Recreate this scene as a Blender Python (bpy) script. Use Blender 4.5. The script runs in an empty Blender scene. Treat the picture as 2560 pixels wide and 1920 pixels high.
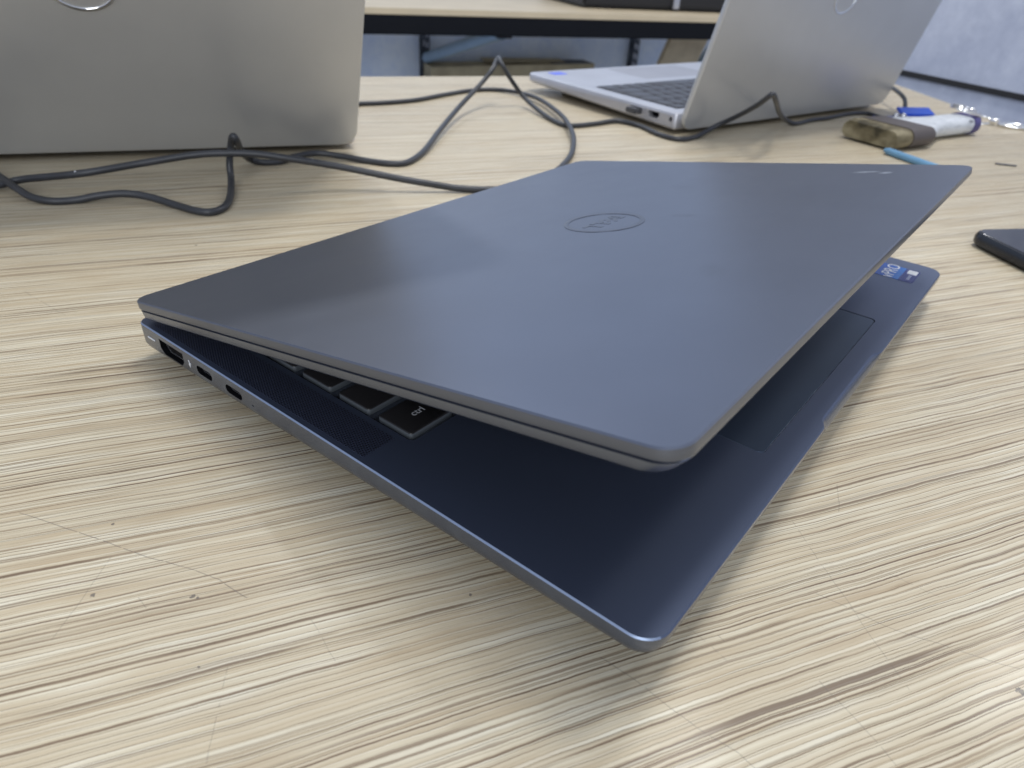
import bpy, bmesh, math, random
from mathutils import Vector, Matrix
random.seed(7)
S = bpy.context.scene
R = math.radians

# ------------------------------------------------------------------ camera
cam_d = bpy.data.cameras.new("camera")
cam = bpy.data.objects.new("camera", cam_d)
S.collection.objects.link(cam)
M = Matrix(((0.6238108, 0.3873326, -0.6788472, -0.0971243),
            (-0.7794999, 0.3715831, -0.5042876, -0.2417451),
            (0.0569212, 0.8437414, 0.5337233, 0.1394880),
            (0, 0, 0, 1)))
cam.matrix_world = M
cam_d.sensor_fit = 'HORIZONTAL'
cam_d.sensor_width = 36.0
cam_d.lens = 24.886
cam_d.clip_start = 0.01
cam_d.clip_end = 100
cam_d.dof.use_dof = True
cam_d.dof.focus_distance = 0.215
cam_d.dof.aperture_fstop = 20
S.camera = cam

# ------------------------------------------------------------------ light
w = bpy.data.worlds.new("World"); S.world = w; w.use_nodes = True
bg = w.node_tree.nodes["Background"]
bg.inputs[0].default_value = (0.80, 0.89, 1.10, 1)
bg.inputs[1].default_value = 0.56

def area(name, loc, target, size, energy, color=(1, 1, 1)):
    l = bpy.data.lights.new(name, 'AREA'); l.shape = 'RECTANGLE'
    l.size, l.size_y = size; l.energy = energy; l.color = color
    o = bpy.data.objects.new(name, l); S.collection.objects.link(o)
    o.location = loc
    d = Vector(target) - Vector(loc)
    o.rotation_euler = d.to_track_quat('-Z', 'Y').to_euler()
    return o
area("ceiling_lamp", (2.45, -0.80, 1.95), (0.1, 0, 0), (0.20, 0.6), 13, (1.0, 0.98, 0.95))
area("ceiling_lamp", (1.05, 0.02, 2.15), (0.2, 0, 0), (0.14, 0.9), 15, (1.0, 0.98, 0.95))
area("ceiling_lamp", (0.45, -0.10, 2.25), (0.2, 0, 0), (0.14, 0.9), 20, (1.0, 0.98, 0.95))
area("ceiling_lamp", (1.33, 2.08, 2.1), (0.1, 0.0, 0), (0.14, 0.14), 13, (0.97, 0.98, 1.0))
area("fill_light", (-1.9, -1.3, 1.2), (0.8, 0.6, -0.2), (1.4, 1.2), 26, (0.93, 0.97, 1.0))  # unseen soft fill, added to brighten the far wall and laptop backs
S.view_settings.view_transform = 'Standard'
S.view_settings.look = 'None'
S.view_settings.exposure = 0.0
S.view_settings.gamma = 1.0
S.render.engine = 'CYCLES'

# ------------------------------------------------------------------ materials
class NT:
    def __init__(s, name):
        s.m = bpy.data.materials.new(name); s.m.use_nodes = True
        s.t = s.m.node_tree; s.b = s.t.nodes["Principled BSDF"]
    def n(s, typ, **kw):
        x = s.t.nodes.new(typ)
        for k, v in kw.items():
            setattr(x, k, v)
        return x
    def l(s, a, b): s.t.links.new(a, b)
    def math(s, op, a, b=None, c=None, clamp=False):
        x = s.n('ShaderNodeMath', operation=op); x.use_clamp = clamp
        for i, v in enumerate((a, b, c)):
            if v is None: continue
            if isinstance(v, (int, float)): x.inputs[i].default_value = v
            else: s.l(v, x.inputs[i])
        return x.outputs[0]
    def ramp(s, fac, stops, interp='LINEAR'):
        x = s.n('ShaderNodeValToRGB'); cr = x.color_ramp; cr.interpolation = interp
        while len(cr.elements) < len(stops): cr.elements.new(0.5)
        for e, (p, c) in zip(cr.elements, stops):
            e.position = p; e.color = (*c, 1) if len(c) == 3 else c
        s.l(fac, x.inputs[0]); return x.outputs[0]
    def mix(s, fac, a, b, typ='MIX'):
        x = s.n('ShaderNodeMix', data_type='RGBA', blend_type=typ)
        for i, v in ((0, fac), (6, a), (7, b)):
            if isinstance(v, (int, float)): x.inputs[i].default_value = v
            elif isinstance(v, tuple): x.inputs[i].default_value = (*v, 1)
            else: s.l(v, x.inputs[i])
        return x.outputs[2]
    def noise(s, vec, scale, detail=2.0, rough=0.5, dist=0.0):
        x = s.n('ShaderNodeTexNoise'); x.inputs['Scale'].default_value = scale
        x.inputs['Detail'].default_value = detail; x.inputs['Roughness'].default_value = rough
        x.inputs['Distortion'].default_value = dist
        s.l(vec, x.inputs['Vector']); return x.outputs[0]
    def coord(s, kind='Object'):
        return s.n('ShaderNodeTexCoord').outputs[kind]
    def mapping(s, vec, loc=(0, 0, 0), rot=(0, 0, 0), scale=(1, 1, 1)):
        x = s.n('ShaderNodeMapping'); x.inputs[1].default_value = loc
        x.inputs[2].default_value = rot; x.inputs[3].default_value = scale
        s.l(vec, x.inputs[0]); return x.outputs[0]
    def bump(s, h, strength, dist):
        x = s.n('ShaderNodeBump'); x.inputs['Strength'].default_value = strength
        x.inputs['Distance'].default_value = dist
        s.l(h, x.inputs['Height']); s.l(x.outputs[0], s.b.inputs['Normal'])

def simple(name, col, rough=0.5, metal=0.0, spec=0.5, grain=0.0, gscale=3000, var=0.04, vscale=30, coat=0.0, smudge=0.0):
    """painted / moulded surface with slight mottling in colour and roughness and a fine surface grain"""
    a = NT(name); c = a.coord()
    nz = a.noise(c, vscale, 4)
    lo = tuple(x * (1 - var) for x in col); hi = tuple(min(1, x * (1 + var)) for x in col)
    a.l(a.ramp(nz, [(0.35, lo), (0.65, hi)]), a.b.inputs['Base Color'])
    if smudge:
        n2 = a.noise(a.mapping(c, scale=(1, 1.6, 1)), 22, 5, 0.6)
        rr = a.n('ShaderNodeMapRange'); a.l(n2, rr.inputs[0])
        rr.inputs[1].default_value = 0.35; rr.inputs[2].default_value = 0.7
        rr.inputs[3].default_value = rough - smudge; rr.inputs[4].default_value = rough + smudge
        a.l(rr.outputs[0], a.b.inputs['Roughness'])
    else:
        a.b.inputs['Roughness'].default_value = rough
    a.b.inputs['Metallic'].default_value = metal
    a.b.inputs['Specular IOR Level'].default_value = spec
    a.b.inputs['Coat Weight'].default_value = coat
    a.b.inputs['Coat Roughness'].default_value = 0.05
    if grain:
        a.bump(a.noise(c, gscale, 2), grain, 0.0001)
    return a.m

GR = R(-30.1)   # direction of the laminate grain on the table

def wood_laminate(name, marks=True, rot=GR):
    a = NT(name); c = a.coord()
    v = a.mapping(c, rot=(0, 0, -rot))
    sep = a.n('ShaderNodeSeparateXYZ'); a.l(v, sep.inputs[0])
    # waviness : bend the cross-grain coordinate along the grain, neighbours together
    wv1 = a.noise(a.mapping(v, scale=(6, 10, 1)), 1.0, 1)
    wv2 = a.noise(a.mapping(v, scale=(34, 45, 1)), 1.0, 1)
    wv3 = a.noise(a.mapping(v, scale=(150, 260, 1)), 1.0, 1)
    wv4 = a.noise(a.mapping(v, scale=(620, 900, 1)), 1.0, 1)
    y = a.math('ADD', sep.outputs[1], a.math('MULTIPLY', a.math('SUBTRACT', wv1, 0.5), 0.0050))
    y = a.math('ADD', y, a.math('MULTIPLY', a.math('SUBTRACT', wv2, 0.5), 0.0013))
    y = a.math('ADD', y, a.math('MULTIPLY', a.math('SUBTRACT', wv3, 0.5), 0.00034))
    y = a.math('ADD', y, a.math('MULTIPLY', a.math('SUBTRACT', wv4, 0.5), 0.00012))
    cb = a.n('ShaderNodeCombineXYZ'); a.l(sep.outputs[0], cb.inputs[0]); a.l(y, cb.inputs[1])
    g = cb.outputs[0]
    fine = a.noise(a.mapping(g, loc=(3, 1, 0), scale=(30, 620, 1)), 1.0, 2, 0.6)
    def strands(pitch, seed, width, xs, lo, hi):
        """irregular parallel strands: a thin dark pore line on one side of each, broken along the grain"""
        n1 = a.n('ShaderNodeTexNoise', noise_dimensions='1D'); a.l(a.math('MULTIPLY', y, 0.45 / pitch), n1.inputs['W']); n1.inputs['Detail'].default_value = 0
        t = a.math('ADD', a.math('MULTIPLY', y, 1 / pitch), a.math('MULTIPLY', n1.outputs[0], 0.8))
        t = a.math('ADD', t, 500.0 + seed)
        cell = a.math('FLOOR', t); f = a.math('FRACT', t)
        wn = a.n('ShaderNodeTexWhiteNoise', noise_dimensions='1D'); a.l(cell, wn.inputs['W'])
        cx = a.n('ShaderNodeCombineXYZ'); a.l(a.math('MULTIPLY', sep.outputs[0], xs), cx.inputs[0]); a.l(a.math('MULTIPLY', cell, 7.31), cx.inputs[1]); cx.inputs[2].default_value = seed
        nz = a.noise(cx.outputs[0], 1.0, 2, 0.6)
        mr = a.n('ShaderNodeMapRange', interpolation_type='SMOOTHSTEP'); a.l(nz, mr.inputs[0]); mr.inputs[1].default_value = lo; mr.inputs[2].default_value = hi
        st = a.math('MULTIPLY', a.math('ADD', a.math('MULTIPLY', mr.outputs[0], 0.75), 0.25), a.math('ADD', a.math('MULTIPLY', wn.outputs[0], 0.55), 0.45))
        wd = a.math('MULTIPLY', a.math('ADD', st, 0.3), width)
        lr_ = a.n('ShaderNodeMapRange', interpolation_type='SMOOTHSTEP'); a.l(a.math('DIVIDE', f, wd), lr_.inputs[0]); lr_.inputs[1].default_value = 0.45; lr_.inputs[2].default_value = 1.1; lr_.inputs[3].default_value = 1; lr_.inputs[4].default_value = 0
        line = a.math('MULTIPLY', lr_.outputs[0], a.math('POWER', st, 0.5))
        # brown fade on one side of the pore, pale highlight painted before the next for an embossed look
        soft = a.math('MULTIPLY', a.math('POWER', a.math('SUBTRACT', 1.0, f), 1.7), a.math('ADD', a.math('MULTIPLY', st, 0.7), 0.3))
        rise = a.math('POWER', f, 2.5)
        return line, soft, rise, nz
    L1, S1, R1, N1 = strands(0.0018, 3.0, 0.19, 17, 0.38, 0.54)
    L2, S2, R2, N2 = strands(0.00115, 41.0, 0.26, 24, 0.42, 0.60)
    L3, S3, R3, N3 = strands(0.0034, 77.0, 0.10, 13, 0.42, 0.58)
    tone = a.math('ADD', a.math('MULTIPLY', N3, 0.30), a.math('ADD', a.math('MULTIPLY', N1, 0.34), a.math('MULTIPLY', N2, 0.36)))
    col = a.ramp(tone, [(0.38, (0.445, 0.365, 0.245)), (0.46, (0.520, 0.450, 0.318)), (0.54, (0.595, 0.542, 0.405)), (0.62, (0.68, 0.645, 0.52))])
    soft = a.math('MAXIMUM', S1, a.math('MULTIPLY', S2, 0.75))
    col = a.mix(a.math("MULTIPLY", soft, 0.72), col, (0.36, 0.26, 0.15))
    rise = a.math('MULTIPLY', R1, R2)
    col = a.mix(a.math('MULTIPLY', rise, 0.45), col, (0.80, 0.77, 0.66))
    col = a.mix(a.math('MULTIPLY', a.math('SUBTRACT', fine, 0.44), 0.7, clamp=True), col, (0.36, 0.27, 0.165))
    ln = a.math('MAXIMUM', L1, a.math('MAXIMUM', a.math('MULTIPLY', L2, 0.55), L3))
    col = a.mix(a.math('MULTIPLY', ln, 0.92), col, (0.125, 0.080, 0.048))
    wear = None
    if marks:
        cs = a.n('ShaderNodeSeparateXYZ'); a.l(c, cs.inputs[0])
        px, py = cs.outputs[0], cs.outputs[1]
        jit = a.math('MULTIPLY', a.math('SUBTRACT', a.noise(c, 60, 2), 0.5), 0.0022)
        brk = a.noise(c, 320, 1)
        for (x0, y0, x1, y1, wd, st) in SCRATCHES:
            dx, dy = x1 - x0, y1 - y0; L = math.hypot(dx, dy); ux, uy = dx / L, dy / L
            s_ = a.math('ADD', a.math('MULTIPLY', px, ux), a.math('MULTIPLY', py, uy))
            s_ = a.math('SUBTRACT', s_, x0 * ux + y0 * uy)
            t_ = a.math('SUBTRACT', a.math('ADD', a.math('MULTIPLY', px, -uy), a.math('MULTIPLY', py, ux)), -x0 * uy + y0 * ux)
            t_ = a.math('ADD', t_, jit)
            near = a.math('LESS_THAN', a.math('ABSOLUTE', t_), wd * 0.8)
            ins = a.math('MULTIPLY', a.math('GREATER_THAN', s_, 0.0), a.math('LESS_THAN', s_, L))
            k = a.math('MULTIPLY', near, ins)
            k = a.math('MULTIPLY', k, a.math('MULTIPLY', a.math('GREATER_THAN', brk, 0.47 - 0.12 * st), 0.22 + 0.40 * st))
            wear = k if wear is None else a.math('MAXIMUM', wear, k)
        for (x0, y0, r0) in SPECKS:
            d = a.math('ADD', a.math('POWER', a.math('SUBTRACT', px, x0), 2.0), a.math('POWER', a.math('SUBTRACT', py, y0), 2.0))
            d = a.math('ADD', a.math('SQRT', d), a.math('MULTIPLY', a.math('SUBTRACT', a.noise(c, 1400, 2), 0.5), r0 * 2.4))
            k = a.math('MULTIPLY', a.math('LESS_THAN', d, r0), 0.8)
            wear = a.math('MAXIMUM', wear, k)
        col = a.mix(wear, col, (0.10, 0.085, 0.075))
    a.l(col, a.b.inputs['Base Color'])
    rg = a.noise(c, 90, 4, 0.6)
    rr = a.n('ShaderNodeMapRange'); a.l(rg, rr.inputs[0]); rr.inputs[3].default_value = 0.42; rr.inputs[4].default_value = 0.58
    a.l(rr.outputs[0], a.b.inputs['Roughness'])
    a.b.inputs['Specular IOR Level'].default_value = 0.45
    peb = a.noise(c, 900, 2, 0.6)
    h = a.math('SUBTRACT', a.math('MULTIPLY', peb, 0.55), a.math('MULTIPLY', ln, 0.7))
    h = a.math('ADD', h, a.math('MULTIPLY', fine, 0.35))
    a.bump(h, 0.6, 0.0003)
    a.b.inputs['Coat Weight'].default_value = 0.10; a.b.inputs['Coat Roughness'].default_value = 0.14
    return a.m

SCRATCHES = [(-0.0639, -0.0539, -0.0574, -0.0711, 0.00016, 0.8), (-0.0574, -0.0711, -0.0515, -0.0874, 0.00016, 0.8), (-0.0515, -0.0874, -0.0466, -0.1006, 0.00016, 0.8), (-0.0466, -0.1006, -0.0417, -0.1139, 0.00016, 0.8), (-0.0417, -0.1139, -0.0406, -0.1240, 0.00016, 0.8), (-0.0541, -0.0866, -0.0758, -0.1021, 0.00011, 0.5), (-0.0544, -0.1375, -0.0632, -0.1466, 0.0001, 0.5), (-0.0632, -0.1466, -0.0694, -0.1532, 0.0001, 0.5), (-0.0574, -0.1047, -0.0578, -0.1091, 0.0001, 0.4), (-0.0343, -0.1394, -0.0384, -0.1551, 9e-05, 0.4), (0.1054, -0.2210, 0.0925, -0.2255, 0.00012, 0.6), (0.0790, -0.2158, 0.0546, -0.2424, 0.00012, 0.4), (0.0546, -0.2424, 0.0415, -0.2568, 0.00012, 0.4), (0.0559, -0.2306, 0.0574, -0.2503, 0.00012, 0.7), (0.0574, -0.2503, 0.0611, -0.2634, 0.00012, 0.7), (0.0611, -0.2634, 0.0657, -0.2768, 0.00012, 0.7), (0.0023, -0.1985, 0.0014, -0.2195, 9e-05, 1), (0.0014, -0.2195, 0.0017, -0.2329, 9e-05, 1), (0.0017, -0.2329, 0.0006, -0.2370, 9e-05, 1), (0.0303, -0.2401, 0.0241, -0.2531, 0.0001, 0.8), (0.0241, -0.2531, 0.0206, -0.2592, 0.0001, 0.8), (0.0761, -0.2402, 0.0763, -0.2562, 0.00012, 0.3), (0.0238, -0.2096, 0.0208, -0.2215, 0.0001, 0.3), (0.0262, -0.2167, 0.0251, -0.2195, 0.0001, 0.8), (-0.0068, 0.0867, -0.0048, 0.0536, 0.0002, 0.4), ]
SPECKS = [(-0.0494, -0.0761, 0.0004), (-0.0641, -0.0961, 0.00055), (-0.0488, -0.1140, 0.0006), (-0.0483, -0.1152, 0.0004), (-0.0586, -0.1327, 0.0003), (0.0716, 0.0860, 0.0006), (0.0586, -0.2770, 0.001), (-0.0039, -0.1640, 0.0004), ]


m_table = wood_laminate("wood_laminate")
m_desk2 = simple("plain_wood_laminate", (0.60, 0.50, 0.34), 0.45, var=0.05, vscale=12)
m_body = simple("dark_blue_grey_metal", (0.165, 0.186, 0.236), 0.26, 0.85, 0.5, grain=0.05, gscale=3000, var=0.02)
m_lid = simple("dark_blue_grey_lid", (0.162, 0.182, 0.234), 0.36, 0.9, 0.5, grain=0.06, gscale=3000, var=0.02, smudge=0.015)
def scuffs(mat, spots):
    t = mat.node_tree; N = t.nodes; b = N["Principled BSDF"]; src = b.inputs['Base Color'].links[0].from_socket
    co = N.new('ShaderNodeTexCoord'); nz = N.new('ShaderNodeTexNoise'); nz.inputs['Scale'].default_value = 420; nz.inputs['Detail'].default_value = 3
    t.links.new(co.outputs['Object'], nz.inputs['Vector'])
    for (x, y, rx, ry, rot, col, amt) in spots:
        mp = N.new('ShaderNodeMapping'); mp.vector_type = 'TEXTURE'
        mp.inputs[1].default_value = (x, y, 0); mp.inputs[2].default_value = (0, 0, rot); mp.inputs[3].default_value = (rx, ry, 1)
        t.links.new(co.outputs['Object'], mp.inputs[0])
        g = N.new('ShaderNodeVectorMath'); g.operation = 'LENGTH'; t.links.new(mp.outputs[0], g.inputs[0])
        a = N.new('ShaderNodeMapRange'); a.interpolation_type = 'SMOOTHSTEP'; a.inputs[1].default_value = 1.0; a.inputs[2].default_value = 0.2; t.links.new(g.outputs['Value'], a.inputs[0])
        m = N.new('ShaderNodeMath'); m.operation = 'MULTIPLY'; t.links.new(a.outputs[0], m.inputs[0]); t.links.new(nz.outputs[0], m.inputs[1])
        m2 = N.new('ShaderNodeMath'); m2.operation = 'MULTIPLY'; m2.inputs[1].default_value = amt; t.links.new(m.outputs[0], m2.inputs[0])
        mx = N.new('ShaderNodeMix'); mx.data_type = 'RGBA'; t.links.new(m2.outputs[0], mx.inputs[0]); t.links.new(src, mx.inputs[6]); mx.inputs[7].default_value = (*col, 1)
        src = mx.outputs[2]
    t.links.new(src, b.inputs['Base Color'])
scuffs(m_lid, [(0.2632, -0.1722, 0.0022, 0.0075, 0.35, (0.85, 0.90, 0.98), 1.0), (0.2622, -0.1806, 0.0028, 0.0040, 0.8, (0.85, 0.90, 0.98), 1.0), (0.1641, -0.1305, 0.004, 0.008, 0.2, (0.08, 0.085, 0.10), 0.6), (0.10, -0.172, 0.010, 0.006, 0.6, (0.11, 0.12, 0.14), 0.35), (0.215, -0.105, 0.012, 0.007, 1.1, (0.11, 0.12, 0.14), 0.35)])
m_deck = simple("dark_deck", (0.118, 0.145, 0.222), 0.42, 0.78, 0.5, grain=0.05, gscale=3000, var=0.02)
m_edge = simple("polished_edge", (0.34, 0.41, 0.55), 0.45, 1.0)
m_silver = simple("silver_metal", (0.55, 0.56, 0.57), 0.40, 0.6, 0.5, grain=0.04, gscale=3000, var=0.015)
m_silver_deck = simple("silver_deck", (0.55, 0.55, 0.58), 0.38, 0.7, 0.5, grain=0.04, gscale=3000)
m_chrome = simple("chrome", (0.85, 0.85, 0.85), 0.12, 1.0)
m_black = simple("black_plastic", (0.012, 0.012, 0.014), 0.45)
m_key = simple("key_plastic", (0.014, 0.013, 0.014), 0.42, grain=0.2)
m_keyedge = simple("key_side_lit", (0.075, 0.085, 0.095), 0.5)  # greyer than the key tops, side light put into the colour
m_key2 = simple("grey_key_plastic", (0.045, 0.048, 0.060), 0.45)
m_legend = simple("legend_print", (0.42, 0.43, 0.45), 0.5)
m_glass = simple("screen_glass", (0.010, 0.010, 0.013), 0.08, coat=0.3)
m_rubber = simple("rubber", (0.020, 0.020, 0.022), 0.7)
m_cable = simple("cable_rubber", (0.032, 0.034, 0.040), 0.42, grain=0.3, gscale=2500, var=0.15, vscale=80)
m_hole = simple("port_dark", (0.004, 0.004, 0.005), 0.7, spec=0.08)
m_steel = simple("port_steel", (0.55, 0.55, 0.58), 0.25, 0.9)
m_white = simple("white_mark", (0.75, 0.76, 0.78), 0.5)
m_wallb = None

def wall_mat(name, c0, c1):
    a = NT(name); c = a.coord()
    n = a.noise(c, 9, 6, 0.6)
    n2 = a.noise(c, 60, 3, 0.6)
    t = a.math('ADD', a.math('MULTIPLY', n, 0.75), a.math('MULTIPLY', n2, 0.25))
    a.l(a.ramp(t, [(0.38, c0), (0.60, c1)]), a.b.inputs['Base Color'])
    a.b.inputs['Roughness'].default_value = 0.75
    a.bump(n2, 0.3, 0.002)
    return a.m
m_wallr = wall_mat("pale_blue_grey_paint", (0.44, 0.48, 0.60), (0.60, 0.64, 0.75))
m_wallb = wall_mat("blue_grey_paint", (0.56, 0.68, 0.90), (0.72, 0.82, 0.96))
m_floor = wall_mat("grey_floor", (0.45, 0.45, 0.46), (0.58, 0.58, 0.60))

# ------------------------------------------------------------------ mesh helpers
def link(name, mesh, mat=None, parent=None, loc=None, rot=None):
    o = bpy.data.objects.new(name, mesh); S.collection.objects.link(o)
    if mat is not None and not mesh.materials: mesh.materials.append(mat)
    if parent is not None: o.parent = parent
    if loc is not None: o.location = loc
    if rot is not None: o.rotation_euler = rot
    return o
def finish(bm, name, angle=35):
    bmesh.ops.recalc_face_normals(bm, faces=bm.faces)
    me = bpy.data.meshes.new(name); bm.to_mesh(me); bm.free()
    for p in me.polygons: p.use_smooth = True
    me.set_sharp_from_angle(angle=R(angle))
    return me
def rrect(x0, y0, x1, y1, r, seg=8, inset=0.0):
    """rounded rectangle, counter-clockwise; r one radius or four (x0y0, x1y0, x1y1, x0y1)"""
    rs = r if isinstance(r, (tuple, list)) else (r,) * 4
    x0 += inset; y0 += inset; x1 -= inset; y1 -= inset
    pts = []
    cs = [(x0, y0, 1, 1, 180), (x1, y0, -1, 1, 270), (x1, y1, -1, -1, 0), (x0, y1, 1, -1, 90)]
    for (cx, cy, sx, sy, a0), rr in zip(cs, rs):
        rr = max(rr - inset, 1e-5)
        for i in range(seg + 1):
            a = R(a0 + 90 * i / seg)
            pts.append((cx + sx * rr + rr * math.cos(a), cy + sy * rr + rr * math.sin(a)))
    return pts
def loft(bm, rings, cap0=True, cap1=True, mats=None):
    """rings: list of lists of (x,y,z), same count"""
    vs = [[bm.verts.new(p) for p in r] for r in rings]
    n = len(vs[0])
    for k in range(len(vs) - 1):
        for i in range(n):
            j = (i + 1) % n
            f = bm.faces.new((vs[k][i], vs[k][j], vs[k + 1][j], vs[k + 1][i]))
            if mats: f.material_index = mats[k]
    if cap0: bm.faces.new(list(reversed(vs[0])))
    if cap1: bm.faces.new(vs[-1])
    return vs
def ring(pts, z): return [(x, y, z) for x, y in pts]
def slab(x0, y0, x1, y1, z0, z1, r=0.001, b=0.0002, seg=4):
    bm = bmesh.new()
    P = lambda i: rrect(x0, y0, x1, y1, r, seg, i)
    loft(bm, [ring(P(b), z0), ring(P(0), z0 + b), ring(P(0), z1 - b), ring(P(b), z1)])
    return bm
def box(bm, x0, y0, z0, x1, y1, z1):
    v = [bm.verts.new(p) for p in ((x0, y0, z0), (x1, y0, z0), (x1, y1, z0), (x0, y1, z0), (x0, y0, z1), (x1, y0, z1), (x1, y1, z1), (x0, y1, z1))]
    for f in ((0, 3, 2, 1), (4, 5, 6, 7), (0, 1, 5, 4), (1, 2, 6, 5), (2, 3, 7, 6), (3, 0, 4, 7)):
        bm.faces.new([v[i] for i in f])
def bevel_box(name, a, b, bev=0.002, mat=None, parent=None, **k):
    bm = bmesh.new(); box(bm, *a, *b)
    bmesh.ops.bevel(bm, geom=bm.edges[:], offset=bev, segments=2, affect='EDGES')
    return link(name, finish(bm, name), mat, parent, **k)
def smooth_path(pts, sub=6):
    P = [Vector(p) for p in pts]; out = []
    for i in range(len(P) - 1):
        p0 = P[max(i - 1, 0)]; p1 = P[i]; p2 = P[i + 1]; p3 = P[min(i + 2, len(P) - 1)]
        for k in range(sub):
            t = k / sub
            out.append(0.5 * ((2 * p1) + (-p0 + p2) * t + (2 * p0 - 5 * p1 + 4 * p2 - p3) * t * t + (-p0 + 3 * p1 - 3 * p2 + p3) * t ** 3))
    out.append(P[-1]); return out
def tube(pts, r, sides=12, closed=False, scale=None):
    bm = bmesh.new(); P = [Vector(p) for p in pts]; n = len(P)
    t0 = (P[1] - P[0]).normalized()
    up = Vector((0, 0, 1)) if abs(t0.z) < 0.9 else Vector((1, 0, 0))
    nrm = (up - t0 * up.dot(t0)).normalized(); rings = []
    for i in range(n):
        if closed: t = (P[(i + 1) % n] - P[i - 1]).normalized()
        else: t = (P[min(i + 1, n - 1)] - P[max(i - 1, 0)]).normalized()
        nrm = (nrm - t * nrm.dot(t)).normalized(); b = t.cross(nrm)
        rr = r(i / (n - 1)) if callable(r) else r
        rings.append([bm.verts.new(P[i] + (nrm * math.cos(2 * math.pi * k / sides) + b * math.sin(2 * math.pi * k / sides)) * rr) for k in range(sides)])
    m = n if closed else n - 1
    for i in range(m):
        A, B = rings[i], rings[(i + 1) % n]
        for k in range(sides):
            bm.faces.new((A[k], A[(k + 1) % sides], B[(k + 1) % sides], B[k]))
    if not closed:
        bm.faces.new(list(reversed(rings[0]))); bm.faces.new(rings[-1])
    return bm
def text_mesh(txt, size, name, depth=0.00003):
    cu = bpy.data.curves.new(name, 'FONT'); cu.body = txt; cu.size = size; cu.extrude = depth
    cu.align_x = 'CENTER'; cu.align_y = 'CENTER'; cu.resolution_u = 3
    o = bpy.data.objects.new(name, cu); S.collection.objects.link(o)
    bpy.context.view_layer.update()
    me = bpy.data.meshes.new_from_object(o.evaluated_get(bpy.context.evaluated_depsgraph_get()))
    bpy.data.objects.remove(o); bpy.data.curves.remove(cu); me.name = name
    me.materials.clear()
    return me
def cut(obj, cutters):
    """subtract closed bmeshes from an object's mesh for good"""
    cb = bmesh.new()
    for c in cutters:
        me = bpy.data.meshes.new("c"); bmesh.ops.recalc_face_normals(c, faces=c.faces); c.to_mesh(me); c.free(); cb.from_mesh(me)
    cm = bpy.data.meshes.new("cut"); cb.to_mesh(cm); cb.free()
    for p in cm.polygons: p.material_index = 0
    co = bpy.data.objects.new("cut", cm); S.collection.objects.link(co); co.parent = obj.parent
    md = obj.modifiers.new("b", 'BOOLEAN'); md.operation = 'DIFFERENCE'; md.object = co; md.solver = 'EXACT'
    md.use_self = False
    bpy.context.view_layer.update()
    me = bpy.data.meshes.new_from_object(obj.evaluated_get(bpy.context.evaluated_depsgraph_get()))
    obj.modifiers.clear(); obj.data = me; bpy.data.objects.remove(co)
    for p in me.polygons: p.use_smooth = True
    me.set_sharp_from_angle(angle=R(30))
def thing(name, label, cat, loc=(0, 0, 0), rotz=0.0, group=None):
    o = bpy.data.objects.new(name, None); S.collection.objects.link(o)
    o.location = loc; o.rotation_euler = (0, 0, rotz); o.empty_display_size = 0.02
    return tag(o, label, cat, group)
def tag(o, label, cat, group=None):
    o['label'] = label; o['category'] = cat
    if group: o['group'] = group
    return o
def struct(o, kind='structure'):
    o['kind'] = kind; return o

def lettering(h):
    """four block letters, the second one tilted, about h tall, centred; polygons drawn stroke by stroke"""
    bm = bmesh.new(); T = h * 0.22; D = 0.00012
    def quad(pts, rot=0, c=(0, 0)):
        cs, sn = math.cos(rot), math.sin(rot)
        q = [(c[0] + (x - c[0]) * cs - (y - c[1]) * sn, c[1] + (x - c[0]) * sn + (y - c[1]) * cs) for x, y in pts]
        lo = [bm.verts.new((x, y, 0)) for x, y in q]; hi = [bm.verts.new((x, y, D)) for x, y in q]
        bm.faces.new(list(reversed(lo))); bm.faces.new(hi)
        for i in range(len(q)):
            j = (i + 1) % len(q); bm.faces.new((lo[i], lo[j], hi[j], hi[i]))
    def bar(x0, y0, x1, y1, **k): quad([(x0, y0), (x1, y0), (x1, y1), (x0, y1)], **k)
    x = -h * 1.5; b = -h / 2; t = h / 2
    # D
    bar(x, b, x + T, t)
    out = [(x + T + 0.42 * h * math.cos(a) * 0.9, 0.5 * h * math.sin(a)) for a in [R(-90 + 18 * i) for i in range(11)]]
    inn = [(x + T + (0.42 * h * 0.9 - T) * math.cos(a), (0.5 * h - T * 0.8) * math.sin(a)) for a in [R(-90 + 18 * i) for i in range(11)]]
    for i in range(10): quad([out[i], out[i + 1], inn[i + 1], inn[i]])
    # tilted E
    ec = (-h * 0.42, 0); k = dict(rot=R(38), c=ec); e0 = ec[0] - 0.33 * h
    bar(e0, b, e0 + T, t, **k)
    for yy in (b, -T / 2, t - T): bar(e0 + T, yy, e0 + 0.68 * h, yy + T, **k)
    for lx in (0.12 * h, 0.85 * h):
        bar(lx, b, lx + T, t); bar(lx + T, b, lx + 0.62 * h, b + T)
    return finish(bm, "logo_lettering")
def ring_mesh(r0, r1, d, seg=64):
    bm = bmesh.new()
    prof = [(r0, 0), (r0, d * 0.7), (r0 + 0.0002, d), (r1 - 0.0002, d), (r1, d * 0.7), (r1, 0)]
    rows = [[bm.verts.new((r * math.cos(2 * math.pi * i / seg), r * math.sin(2 * math.pi * i / seg), z)) for r, z in prof] for i in range(seg)]
    for i in range(seg):
        for k in range(len(prof)):
            q = (k + 1) % len(prof); j = (i + 1) % seg
            bm.faces.new((rows[i][k], rows[j][k], rows[j][q], rows[i][q]))
    return finish(bm, "logo_ring")

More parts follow.
